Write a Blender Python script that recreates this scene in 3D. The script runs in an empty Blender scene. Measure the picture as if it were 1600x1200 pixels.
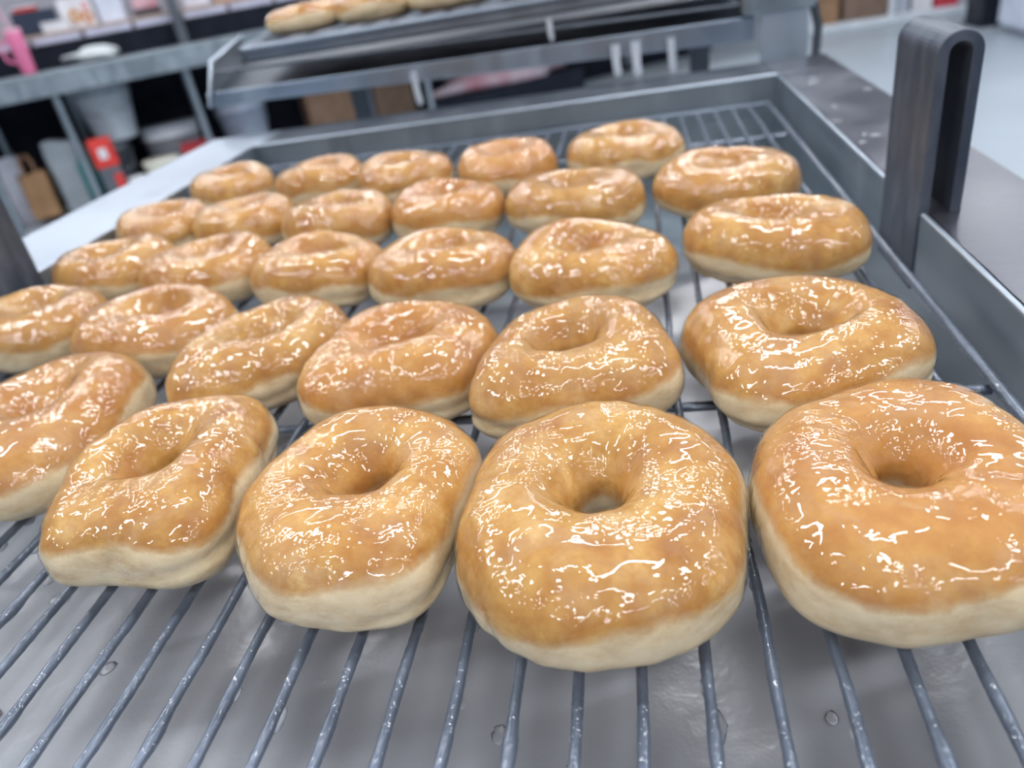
import bpy, math, random
import numpy as np
from mathutils import Vector, Matrix

random.seed(7)
S = 0.18          # all table measures below are given in camera heights (0.18 m) and scaled by this
C = bpy.context.scene.collection
sc = bpy.context.scene

# ------------------------------------------------------------------ camera
cd = bpy.data.cameras.new('camera')
cam = bpy.data.objects.new('camera', cd)
C.objects.link(cam)
right = (0.97966834, 0.1295146, -0.15321849)
up = (0.06490031, 0.51805841, 0.85287949)
back = (0.18983648, -0.84548297, 0.49911989)
cam.matrix_world = Matrix(((right[0], up[0], back[0], 0), (right[1], up[1], back[1], 0),
                           (right[2], up[2], back[2], S), (0, 0, 0, 1)))
cd.sensor_width = 36
cd.lens = 1162 / 1600 * 36
cd.clip_start = 0.01
cd.clip_end = 60
cd.dof.use_dof = True
cd.dof.focus_distance = 0.245
cd.dof.aperture_fstop = 8.6
sc.camera = cam

# ------------------------------------------------------------------ world, lamps, exposure
cy = sc.cycles
cy.max_bounces = 10
cy.diffuse_bounces = 4
cy.glossy_bounces = 4
cy.transmission_bounces = 4
cy.transparent_max_bounces = 24
cy.caustics_reflective = False
cy.caustics_refractive = False
sc.view_settings.view_transform = 'Standard'
sc.view_settings.look = 'None'
sc.view_settings.gamma = 1
sc.view_settings.use_curve_mapping = False
sc.view_settings.exposure = -0.25
w = bpy.data.worlds.new('room_ambience')
sc.world = w
w.use_nodes = True
w.node_tree.nodes['Background'].inputs[0].default_value = (0.42, 0.52, 0.68, 1)
w.node_tree.nodes['Background'].inputs[1].default_value = 0.25


def ceiling_tube(x, y, z=2.0, power=27.0, length=1.2, rot=0.0):
    ld = bpy.data.lights.new('ceiling_tube', 'AREA')
    ld.shape = 'RECTANGLE'
    ld.size = length
    ld.size_y = 0.10
    ld.energy = power
    ld.color = (0.97, 0.98, 1.0)
    o = bpy.data.objects.new('ceiling_tube', ld)
    o.location = (x, y, z)
    o.rotation_euler = (0, 0, rot)
    C.objects.link(o)


for ix in range(-2, 3):
    for iy in range(-2, 4):
        ceiling_tube(ix * 2.1 + 0.35, iy * 1.75 + 0.5, rot=math.radians(20))

# ------------------------------------------------------------------ helpers
MATS = {}


def nodes_of(m):
    m.use_nodes = True
    nt = m.node_tree
    nt.nodes.clear()
    out = nt.nodes.new('ShaderNodeOutputMaterial')
    return nt, out


def N(nt, kind, **kw):
    n = nt.nodes.new(kind)
    for k, v in kw.items():
        if k.startswith('i_'):
            n.inputs[k[2:].replace('_', ' ')].default_value = v
        else:
            setattr(n, k, v)
    return n


def ramp(nt, fac, stops):
    r = nt.nodes.new('ShaderNodeValToRGB')
    e = r.color_ramp.elements
    while len(e) < len(stops):
        e.new(0.5)
    for i, (p, c) in enumerate(stops):
        e[i].position = p
        e[i].color = (*c, 1) if len(c) == 3 else c
    nt.links.new(fac, r.inputs[0])
    return r.outputs[0]


def noise(nt, vec, scale, detail=3, rough=0.55, dist=0.0):
    n = nt.nodes.new('ShaderNodeTexNoise')
    n.inputs['Scale'].default_value = scale
    n.inputs['Detail'].default_value = detail
    n.inputs['Roughness'].default_value = rough
    n.inputs['Distortion'].default_value = dist
    nt.links.new(vec, n.inputs['Vector'])
    return n.outputs['Fac']


def math_n(nt, op, a, b=None, clamp=False):
    n = nt.nodes.new('ShaderNodeMath')
    n.operation = op
    n.use_clamp = clamp
    for i, v in enumerate((a, b)):
        if v is None:
            continue
        if isinstance(v, (int, float)):
            n.inputs[i].default_value = v
        else:
            nt.links.new(v, n.inputs[i])
    return n.outputs[0]


def mix_c(nt, fac, a, b, blend='MIX'):
    n = nt.nodes.new('ShaderNodeMix')
    n.data_type = 'RGBA'
    n.blend_type = blend
    for sock, v in ((n.inputs[0], fac), (n.inputs[6], a), (n.inputs[7], b)):
        if isinstance(v, (int, float)):
            sock.default_value = v
        elif isinstance(v, tuple):
            sock.default_value = (*v, 1)
        else:
            nt.links.new(v, sock)
    return n.outputs[2]


def mat(name, col, rough=0.5, metal=0.0, coat=0.0, var=0.12, vscale=12.0, bump=0.0, bscale=60.0, dark=None):
    """a plain procedural material: noise-varied colour, optional relief"""
    if name in MATS:
        return MATS[name]
    m = bpy.data.materials.new(name)
    nt, out = nodes_of(m)
    tc = N(nt, 'ShaderNodeTexCoord')
    b = N(nt, 'ShaderNodeBsdfPrincipled')
    f = noise(nt, tc.outputs['Object'], vscale, 4)
    d = dark or tuple(c * (1 - var * 2) for c in col)
    cc = ramp(nt, f, [(0.3, d), (0.7, col)])
    nt.links.new(cc, b.inputs['Base Color'])
    b.inputs['Metallic'].default_value = metal
    r = ramp(nt, f, [(0.3, (rough * 1.25,) * 3), (0.7, (rough * 0.8,) * 3)])
    nt.links.new(r, b.inputs['Roughness'])
    b.inputs['Coat Weight'].default_value = coat
    b.inputs['Coat Roughness'].default_value = 0.08
    if bump:
        bn = N(nt, 'ShaderNodeBump')
        bn.inputs['Strength'].default_value = 0.6
        bn.inputs['Distance'].default_value = bump
        nt.links.new(noise(nt, tc.outputs['Object'], bscale, 3), bn.inputs['Height'])
        nt.links.new(bn.outputs[0], b.inputs['Normal'])
        if coat:
            nt.links.new(bn.outputs[0], b.inputs['Coat Normal'])
    nt.links.new(b.outputs[0], out.inputs[0])
    MATS[name] = m
    return m


class MB:
    """collects vertices and faces for one mesh object"""

    def __init__(s):
        s.v, s.f, s.sm = [], [], []

    def add(s, verts, faces, smooth=False):
        o = len(s.v)
        s.v += [tuple(p) for p in verts]
        s.f += [tuple(i + o for i in f) for f in faces]
        s.sm += [smooth] * len(faces)
        return s

    def box(s, x0, x1, y0, y1, z0, z1):
        v = [(x, y, z) for z in (z0, z1) for y in (y0, y1) for x in (x0, x1)]
        return s.add(v, [(0, 2, 3, 1), (4, 5, 7, 6), (0, 1, 5, 4), (2, 6, 7, 3), (0, 4, 6, 2), (1, 3, 7, 5)])

    def tube(s, pts, r, n=10, caps=True):
        pts = [Vector(p) for p in pts]
        rr = r if isinstance(r, (list, tuple)) else [r] * len(pts)
        vs, fs = [], []
        ref = Vector((0, 0, 1))
        for i, p in enumerate(pts):
            t = (pts[min(i + 1, len(pts) - 1)] - pts[max(i - 1, 0)]).normalized()
            if abs(t.dot(ref)) > 0.95:
                ref = Vector((1, 0, 0)) if abs(t.x) < 0.9 else Vector((0, 1, 0))
            a = t.cross(ref).normalized()
            b = a.cross(t).normalized()
            for k in range(n):
                g = 2 * math.pi * k / n
                vs.append(p + (a * math.cos(g) + b * math.sin(g)) * rr[i])
        for i in range(len(pts) - 1):
            for k in range(n):
                k2 = (k + 1) % n
                fs.append((i * n + k, i * n + k2, (i + 1) * n + k2, (i + 1) * n + k))
        s.add(vs, fs, True)
        if caps:
            s.add(vs[:n], [tuple(range(n))][::-1])
            s.add(vs[-n:], [tuple(range(n))])
        return s

    def lathe(s, prof, n=28, cx=0, cy=0, close=False):
        vs = [(cx + r * math.cos(2 * math.pi * k / n), cy + r * math.sin(2 * math.pi * k / n), z) for r, z in prof for k in range(n)]
        fs = []
        m = len(prof)
        for i in range(m if close else m - 1):
            j = (i + 1) % m
            for k in range(n):
                k2 = (k + 1) % n
                fs.append((i * n + k, i * n + k2, j * n + k2, j * n + k))
        s.add(vs, fs, True)
        return s

    def prism(s, poly, axis, lo, hi):
        """poly: 2-D outline, extruded along an axis ('x','y','z')"""
        def P(p, h):
            return {'x': (h, p[0], p[1]), 'y': (p[0], h, p[1]), 'z': (p[0], p[1], h)}[axis]
        n = len(poly)
        v = [P(p, lo) for p in poly] + [P(p, hi) for p in poly]
        f = [tuple(range(n)), tuple(range(2 * n - 1, n - 1, -1))]
        f += [(i, (i + 1) % n, n + (i + 1) % n, n + i) for i in range(n)]
        return s.add(v, f)

    def blob(s, c, rad, seed=0, nu=18, nv=10, amp=0.2, flat=False):
        rnd = random.Random(seed)
        ph = [(rnd.uniform(1, 4), rnd.uniform(1, 4), rnd.uniform(1, 4), rnd.uniform(0, 6)) for _ in range(6)]
        vs, fs = [], []
        for j in range(nv + 1):
            th = math.pi * j / nv
            for i in range(nu):
                a = 2 * math.pi * i / nu
                d = Vector((math.sin(th) * math.cos(a), math.sin(th) * math.sin(a), math.cos(th)))
                k = 1 + amp * sum(math.sin(p[0] * d.x * 1.6 + p[1] * d.y * 1.6 + p[2] * d.z * 1.6 + p[3]) for p in ph) / 3
                z = d.z * rad[2] * k
                if flat and z < -rad[2] * 0.35:
                    z = -rad[2] * 0.35
                vs.append((c[0] + d.x * rad[0] * k, c[1] + d.y * rad[1] * k, c[2] + z))
        for j in range(nv):
            for i in range(nu):
                i2 = (i + 1) % nu
                fs.append((j * nu + i, (j + 1) * nu + i, (j + 1) * nu + i2, j * nu + i2))
        return s.add(vs, fs, True)

    def build(s, name, material, parent=None, bevel=0.0, scale=1.0):
        me = bpy.data.meshes.new(name)
        me.from_pydata([tuple(c * scale for c in v) for v in s.v], [], s.f)
        me.polygons.foreach_set('use_smooth', s.sm)
        me.update()
        me.materials.append(material)
        o = bpy.data.objects.new(name, me)
        C.objects.link(o)
        if parent:
            o.parent = parent
        if bevel:
            b = o.modifiers.new('edge', 'BEVEL')
            b.width = bevel
            b.segments = 2
            b.limit_method = 'ANGLE'
        return o


def tag(o, label=None, cat=None, group=None, kind=None):
    if label:
        o['label'] = label
    if cat:
        o['category'] = cat
    if group:
        o['group'] = group
    if kind:
        o['kind'] = kind
    return o


def thing(name, label, cat, loc=(0, 0, 0), rz=0.0, group=None):
    o = bpy.data.objects.new(name, None)
    o.empty_display_size = 0.02
    C.objects.link(o)
    o.location = loc
    o.rotation_euler = (0, 0, rz)
    return tag(o, label, cat, group)


# ------------------------------------------------------------------ materials of the setting and the table
def steel(name, col=(0.42, 0.46, 0.50), rough=0.28, metal=0.85, smear=0.25, scale=14.0, bump=0.0004):
    m = bpy.data.materials.new(name)
    nt, out = nodes_of(m)
    tc = N(nt, 'ShaderNodeTexCoord')
    mp = N(nt, 'ShaderNodeMapping')
    mp.inputs['Scale'].default_value = (1, 1, 0.35)
    nt.links.new(tc.outputs['Object'], mp.inputs[0])
    f = noise(nt, mp.outputs[0], scale, 5, 0.65)
    f2 = noise(nt, tc.outputs['Object'], scale * 9, 3)
    b = N(nt, 'ShaderNodeBsdfPrincipled')
    # dried glaze film: duller and paler where it sits
    film = ramp(nt, f, [(0.42, (0, 0, 0)), (0.68, (1, 1, 1))])
    nt.links.new(mix_c(nt, film, col, tuple(min(1, c * 1.0 + smear * 0.35) for c in col)), b.inputs['Base Color'])
    nt.links.new(math_n(nt, 'SUBTRACT', metal, math_n(nt, 'MULTIPLY', film, smear)), b.inputs['Metallic'])
    nt.links.new(math_n(nt, 'ADD', rough, math_n(nt, 'MULTIPLY', film, 0.15)), b.inputs['Roughness'])
    bn = N(nt, 'ShaderNodeBump')
    bn.inputs['Strength'].default_value = 0.5
    bn.inputs['Distance'].default_value = bump
    nt.links.new(math_n(nt, 'ADD', f, math_n(nt, 'MULTIPLY', f2, 0.4)), bn.inputs['Height'])
    nt.links.new(bn.outputs[0], b.inputs['Normal'])
    nt.links.new(b.outputs[0], out.inputs[0])
    return m


STEEL = steel('table_steel', (0.34, 0.40, 0.45), 0.30, 0.9, 0.12)
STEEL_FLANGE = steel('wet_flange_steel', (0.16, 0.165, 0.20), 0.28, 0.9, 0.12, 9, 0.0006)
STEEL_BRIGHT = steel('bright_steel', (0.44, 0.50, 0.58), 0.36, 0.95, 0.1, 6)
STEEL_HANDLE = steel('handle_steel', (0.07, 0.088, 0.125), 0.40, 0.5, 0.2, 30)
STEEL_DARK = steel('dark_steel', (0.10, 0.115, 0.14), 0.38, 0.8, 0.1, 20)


def rod_material():
    m = bpy.data.materials.new('glazed_wire')
    nt, out = nodes_of(m)
    tc = N(nt, 'ShaderNodeTexCoord')
    b = N(nt, 'ShaderNodeBsdfPrincipled')
    mp = N(nt, 'ShaderNodeMapping')
    mp.inputs['Scale'].default_value = (1, 0.5, 1)
    nt.links.new(tc.outputs['Object'], mp.inputs[0])
    f = noise(nt, mp.outputs[0], 90, 3)
    nt.links.new(ramp(nt, f, [(0.3, (0.085, 0.11, 0.155)), (0.62, (0.16, 0.20, 0.27)), (0.8, (0.30, 0.34, 0.41))]), b.inputs['Base Color'])
    b.inputs['Metallic'].default_value = 0.35
    b.inputs['Roughness'].default_value = 0.3
    b.inputs['Coat Weight'].default_value = 1.0
    b.inputs['Coat Roughness'].default_value = 0.03
    bn = N(nt, 'ShaderNodeBump')
    bn.inputs['Strength'].default_value = 0.7
    bn.inputs['Distance'].default_value = 0.0024
    nt.links.new(noise(nt, tc.outputs['Object'], 380, 1, 0.5), bn.inputs['Height'])
    nt.links.new(bn.outputs[0], b.inputs['Coat Normal'])
    nt.links.new(b.outputs[0], out.inputs[0])
    return m


ROD = rod_material()


def pool_material():
    m = bpy.data.materials.new('white_glaze_pool')
    nt, out = nodes_of(m)
    tc = N(nt, 'ShaderNodeTexCoord')
    b = N(nt, 'ShaderNodeBsdfPrincipled')
    f = noise(nt, tc.outputs['Object'], 9, 3)
    nt.links.new(ramp(nt, f, [(0.3, (0.29, 0.305, 0.34)), (0.7, (0.37, 0.39, 0.43))]), b.inputs['Base Color'])
    b.inputs['Roughness'].default_value = 0.35
    b.inputs['Coat Weight'].default_value = 1.0
    b.inputs['Coat Roughness'].default_value = 0.22
    bn = N(nt, 'ShaderNodeBump')
    bn.inputs['Strength'].default_value = 0.35
    bn.inputs['Distance'].default_value = 0.0018
    nt.links.new(noise(nt, tc.outputs['Object'], 45, 4, 0.6), bn.inputs['Height'])
    nt.links.new(bn.outputs[0], b.inputs['Normal'])
    nt.links.new(bn.outputs[0], b.inputs['Coat Normal'])
    nt.links.new(b.outputs[0], out.inputs[0])
    return m


def drop_material():
    m = bpy.data.materials.new('clear_glaze_drop')
    nt, out = nodes_of(m)
    b = N(nt, 'ShaderNodeBsdfPrincipled')
    tc = N(nt, 'ShaderNodeTexCoord')
    nt.links.new(ramp(nt, noise(nt, tc.outputs['Object'], 60), [(0.3, (0.34, 0.37, 0.42)), (0.7, (0.46, 0.49, 0.55))]), b.inputs['Base Color'])
    b.inputs['Roughness'].default_value = 0.12
    b.inputs['Transmission Weight'].default_value = 0.2
    b.inputs['IOR'].default_value = 1.4
    nt.links.new(b.outputs[0], out.inputs[0])
    return m


# ------------------------------------------------------------------ the room
floor_m = mat('pale_floor', (0.40, 0.46, 0.52), 0.35, var=0.06, vscale=1.5)
f = MB().box(-9, 9, -3, 12, -0.9, -0.8).build('floor', floor_m)
tag(f, kind='structure')
wl = MB().box(-9, 9, 12, 12.1, -0.8, 2.2).build('wall_back', mat('room_wall', (0.6, 0.64, 0.7), 0.6))
tag(wl, kind='structure')

# ------------------------------------------------------------------ the glazing table
tbl = thing('glazing_table', 'stainless steel glazing table with raised rims holding the wire rack of doughnuts', 'table', (0, 0, -0.8))
XL, XR, YB, YF = -2.515, 0.80, 4.77, -1.1
ZT, FW = 0.14, 0.37
OFF = 0.8 / S


def tp(mb, name, m, bevel=0.0):
    mb.v = [(x, y, z + OFF) for x, y, z in mb.v]
    return mb.build(name, m, tbl, bevel, S)


tp(MB().box(XL - 0.03, XR + 0.03, YF, YB + 0.03, -0.50, -0.46), 'basin_floor', STEEL)
tp(MB().box(XR, XR + 0.025, YF, YB, -0.46, ZT), 'side_wall', STEEL)
tp(MB().box(XL - 0.025, XL, YF, YB, -0.46, ZT), 'side_wall', STEEL)
tp(MB().box(XL - 0.025, XR + 0.025, YB, YB + 0.025, -0.46, ZT), 'back_wall', STEEL)
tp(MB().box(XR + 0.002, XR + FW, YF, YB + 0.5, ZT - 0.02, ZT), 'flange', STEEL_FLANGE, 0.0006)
tp(MB().box(XL - 0.55, XL - 0.002, YF, YB + 0.5, ZT - 0.02, ZT), 'flange', STEEL_BRIGHT, 0.0006)  # paler steel colour holds the light this flange reflects
tp(MB().box(XL, XR, YB + 0.002, YB + 0.5, ZT - 0.02, ZT), 'flange', STEEL_DARK, 0.0006)  # same steel coloured darker, standing in for its dark reflection
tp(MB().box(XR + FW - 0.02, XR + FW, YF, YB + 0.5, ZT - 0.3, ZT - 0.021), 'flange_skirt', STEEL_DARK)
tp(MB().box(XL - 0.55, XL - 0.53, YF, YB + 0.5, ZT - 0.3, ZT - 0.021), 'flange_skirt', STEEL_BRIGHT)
for pts in ([(XR + 0.006, YF, ZT + 0.002), (XR + 0.006, 2.27, ZT + 0.002)], [(XR + 0.006, 2.64, ZT + 0.002), (XR + 0.006, YB, ZT + 0.002)],
            [(XL - 0.006, YF, ZT + 0.002), (XL - 0.006, YB, ZT + 0.002)], [(XL, YB + 0.006, ZT + 0.002), (XR, YB + 0.006, ZT + 0.002)]):
    tp(MB().tube(pts, 0.009, 8), 'rim_bead', STEEL_BRIGHT)
for x in (XL - 0.3, XR + 0.15):
    for y in (YF + 0.3, YB - 0.1):
        tp(MB().box(x - 0.1, x + 0.1, y - 0.1, y + 0.1, -OFF, -0.52), 'leg', STEEL)


def handle(x0, x1):
    """an upright arch of thick plate, open below, standing across the rim"""
    t = 0.031
    ro = (x1 - x0) / 2
    xc, zc = (x0 + x1) / 2, 0.64 - ro
    outer = [(x1, ZT - 0.005)] + [(xc + ro * math.cos(a), zc + ro * math.sin(a)) for a in [math.pi * i / 18 for i in range(19)]] + [(x0, -0.10)]
    inner = [(x0 + t, -0.10)] + [(xc - (ro - t) * math.cos(a), zc + (ro - t) * math.sin(a)) for a in [math.pi * i / 18 for i in range(19)]] + [(x1 - t, ZT - 0.005)]
    poly = outer + inner
    n = len(poly)
    mb = MB()
    y0, y1 = 2.285, 2.63
    v = [(p[0], y0, p[1]) for p in poly] + [(p[0], y1, p[1]) for p in poly]
    h = n // 2
    fs = []
    for i in range(h - 1):
        a, b, c, d = i, i + 1, n - 2 - i, n - 1 - i
        fs.append((a, b, c, d))
        fs.append((n + d, n + c, n + b, n + a))
    fs += [(i, n + i, n + (i + 1) % n, (i + 1) % n) for i in range(n)]
    mb.add(v, fs)
    return mb


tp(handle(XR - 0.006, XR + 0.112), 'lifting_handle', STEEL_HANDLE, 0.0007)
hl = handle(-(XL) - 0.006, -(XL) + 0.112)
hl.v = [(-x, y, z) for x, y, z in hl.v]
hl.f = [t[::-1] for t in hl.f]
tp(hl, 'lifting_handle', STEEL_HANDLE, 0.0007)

# the pool of run-off glaze standing in the basin
g = MB()
nx, ny = 60, 80
vs = []
for j in range(ny + 1):
    for i in range(nx + 1):
        x = XL + 0.005 + (XR - XL - 0.01) * i / nx
        y = YF + 0.01 + (3.5 + 0.25 * math.sin(3 * x) - YF) * j / ny
        vs.append((x, y, -0.30 + 0.004 * math.sin(7 * x + 3 * y) + 0.004 * math.sin(5 * y - 4 * x) - (0.13 * max(0, j / ny - 0.85) / 0.15) ** 1))
g.add(vs, [(j * (nx + 1) + i, j * (nx + 1) + i + 1, (j + 1) * (nx + 1) + i + 1, (j + 1) * (nx + 1) + i) for j in range(ny) for i in range(nx)], True)
pool_m = pool_material()
pool = tp(g, 'glaze_pool', pool_m)
tag(pool, 'white run-off glaze pooled under the rack', kind='stuff')

# splashes of dried glaze on the right rim
g = MB()
rnd = random.Random(4)
for k in range(26):
    x = XR + 0.03 + rnd.random() * (FW - 0.06)
    y = 0.6 + rnd.random() * 4.2
    if 2.2 < y < 2.7 and x < XR + 0.13:
        continue
    r = rnd.uniform(0.004, 0.014)
    g.blob((x, y, ZT), (r * rnd.uniform(0.8, 2.0), r * rnd.uniform(0.8, 2.0), 0.004), k, 10, 6, 0.25)
o = tp(g, 'glaze_splash', mat('glaze_splash', (0.36, 0.38, 0.43), 0.15, coat=1.0))
tag(o, 'pale blobs of spilt glaze', kind='stuff')

# ------------------------------------------------------------------ the wire rack
rack = thing('cooling_rack', 'wire rack of parallel glaze-coated rods under the glazed ring doughnuts', 'rack', (0, 0, 0))
RR = 0.0095


def rod_mesh(seed):
    rnd = random.Random(seed)
    n = 640
    pts, rr = [], []
    ph = [rnd.uniform(0, 6.3) for _ in range(6)]
    for i in range(n + 1):
        y = YF + 0.05 + (YB - 0.12 - YF - 0.05) * i / n
        wob = 0.0011 * math.sin(9 * y + ph[0]) + 0.0008 * math.sin(23 * y + ph[1])
        lump = max(0, math.sin(13 * y + ph[2]) * math.sin(5.3 * y + ph[3]) * math.sin(31 * y + ph[4])) ** 2
        pts.append((wob, y, -0.001 - 0.0018 * lump))
        rr.append(RR * (1 + 0.05 * math.sin(37 * y + ph[5]) + 0.30 * lump + 0.035 * math.sin(330 * y + 3 * math.sin(41 * y) + ph[1]) * max(0.15, math.sin(17 * y + ph[0])) + 0.02 * math.sin(190 * y + ph[2])))
    return MB().tube(pts, rr, 12)


variants = []
for k in range(-24, 8):
    x = -0.0505 + 0.0982 * k
    vi = k % 6
    if len(variants) <= vi and k <= -19:
        o = rod_mesh(vi).build('rod', ROD, rack, 0, S)
        variants.append(o)
        base = o
    else:
        base = variants[vi] if vi < len(variants) else variants[0]
        o = base.copy()
        C.objects.link(o)
        o.parent = rack
    o.location = (x * S, 0, 0)
fr = 0.0135
MB().tube([(0.745, YF + 0.05, 0.004), (0.745, YB - 0.06, 0.004)], fr, 14).build('frame_rod', ROD, rack, 0, S)
MB().tube([(-2.455, YF + 0.05, 0.004), (-2.455, YB - 0.06, 0.004)], fr, 14).build('frame_rod', ROD, rack, 0, S)
MB().tube([(-2.455, YB - 0.07, 0.002), (0.745, YB - 0.07, 0.002)], fr, 12).build('frame_rod', ROD, rack, 0, S)
for y in (-0.9, 1.565, 4.03):
    MB().tube([(-2.455, y, -0.022), (0.745, y, -0.022)], 0.0125, 12).build('cross_rod', ROD, rack, 0, S)

# runny glaze clinging under the rods, and thicker beads of it on the pool
g = MB()
rnd = random.Random(21)
for q in range(130):
    k = rnd.randint(-22, 7)
    y = rnd.uniform(0.25, 1.7)
    a = rnd.uniform(0.5, 1.3)
    g.blob((-0.0505 + 0.0982 * k + rnd.choice((-1, 1)) * 0.006, y, -0.010), (0.006 * a, 0.020 * a, 0.007 * a), q, 10, 7, 0.15)
tag(g.build('glaze_drop', drop_material(), rack, 0, S), 'pale drops of glaze clinging under the rods', kind='stuff')
g = MB()
for q in range(110):
    a = rnd.uniform(0.3, 1.0)
    g.blob((rnd.uniform(-2.2, 0.72), rnd.uniform(0.1, 2.2), -0.301), (0.022 * a * rnd.uniform(.5, 1.6), 0.022 * a * rnd.uniform(.5, 1.6), 0.0025), q + 500, 10, 6, 0.3)
tag(tp(g, 'glaze_bead', pool_m), 'beads standing up from the glaze pool', kind='stuff')

# ------------------------------------------------------------------ doughnuts
FIT = {
    'A2': [-0.1173, 1.0197, 0.2831, 0.0024, 0.0213, -0.0212, -0.0008, -0.0003, 0.001, -0.0029, 0.0016, -0.0011, 0.0012, -0.0008, 0.0038],
    'A1': [0.3912, 1.0516, 0.2672, 0.0046, 0.015, -0.0184, 0.0218, -0.0019, 0.0013, -0.0046, -0.0031, 0.0042, 0.0027, 0.0049, 0.001],
    'A3': [-0.5748, 1.0739, 0.2585, 0.007, 0.0254, -0.0179, -0.0049, -0.0049, 0.004, -0.0047, 0.0099, -0.0016, 0.0035, 0.0049, 0.0028],
    'A4': [-1.0619, 1.1718, 0.2532, -0.0223, 0.0267, -0.0355, -0.0103, -0.0087, -0.0076, -0.0104, -0.0058, -0.0002, 0.0065, 0.0078, 0.0049],
    'A5': [-1.5932, 1.4392, 0.2911, -0.0021, 0.0262, -0.0263, -0.0144, -0.0166, -0.009, -0.0038, 0.0073],
    'B1': [0.3305, 1.5861, 0.2615, 0.0111, 0.0161, 0.0021, 0.0038, 0.0109, 0.0013, -0.0007, -0.0158, -0.0013, 0.0028, 0.0006, -0.0014],
    'B2': [-0.1922, 1.5744, 0.2475, -0.017, 0.0227, 0.0055, 0.011, 0.0107, -0.0182, -0.0075, -0.0029, 0.0007, 0.0004, -0.0051, -0.0025],
    'B3': [-0.6482, 1.6587, 0.2549, 0.0023, 0.0214, 0.01, 0.0052, 0.0077, -0.0148, -0.013, 0.0021, -0.0007, 0.0027],
    'B4': [-1.0902, 1.761, 0.2367, -0.0021, 0.0251, -0.0215, 0.0313, 0.0171, 0.0016, -0.0024, -0.0036, -0.0026, 0.0089],
    'B5': [-1.5814, 1.981, 0.2388, 0.0204, 0.0417, 0.0516, -0.0163],
    'B6': [-2.1102, 2.1121, 0.232, -0.009, 0.0232, 0.0088, -0.0111],
    'C1': [0.3838, 2.282, 0.2412, -0.0026, 0.0151, 0.028, -0.0213],
    'C2': [-0.1774, 2.1989, 0.2389, -0.0066, 0.0123, 0.0258, -0.0151],
    'C3': [-0.6831, 2.291, 0.2343, 0.0169, 0.0223, 0.0343, -0.0164],
    'C4': [-1.1641, 2.3858, 0.2255, 0.0268, 0.0339, 0.0398, -0.0217],
    'C5': [-1.6724, 2.5144, 0.2392, 0.014, 0.0252, 0.037, -0.0102],
    'C6': [-2.1618, 2.6418, 0.2397, -0.0053, 0.0151, 0.0385, -0.0126],
    'D1': [0.3073, 2.9047, 0.2466, 0.0152, 0.0088, 0.0216, -0.017],
    'D2': [-0.2716, 2.8826, 0.248, 0.0146, 0.0164, 0.0338, -0.0224],
    'D3': [-0.8016, 2.9451, 0.2273, 0.0129, 0.0196, 0.0269, -0.0208],
    'D4': [-1.2847, 2.9615, 0.2329, 0.0185, 0.0215, 0.0277, -0.0148],
    'D5': [-1.7984, 3.1097, 0.2304, 0.0166, 0.0218, 0.023, -0.0128],
    'D6': [-2.2736, 3.1683, 0.2241, 0.0222, 0.0239, 0.0139, -0.0101],
    'E2': [-0.0748, 3.5664, 0.2509, 0.0111, 0.0079, 0.0205, -0.0123],
    'E3': [-0.6332, 3.5467, 0.2332, 0.0088, 0.01, 0.0109, -0.0125],
    'E4': [-1.1504, 3.5883, 0.2335, 0.0095, 0.0119, 0.0134, -0.0124],
    'E5': [-1.6506, 3.7117, 0.233, 0.0154, 0.0143, 0.0137, -0.0102],
    'E6': [-2.2077, 3.8206, 0.231, 0.0123, 0.0148, 0.0126, -0.0106],
}


def wave_noise(seed, p, freq, n=10):
    """smooth 3-D noise as a sum of random sine waves; p is (...,3)"""
    r = np.random.RandomState(seed)
    out = 0
    for _ in range(n):
        d = r.normal(size=3)
        d /= np.linalg.norm(d)
        out = out + np.sin(freq * r.uniform(0.6, 1.5) * (p @ d) + r.uniform(0, 6.28))
    return out / math.sqrt(n)


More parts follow.
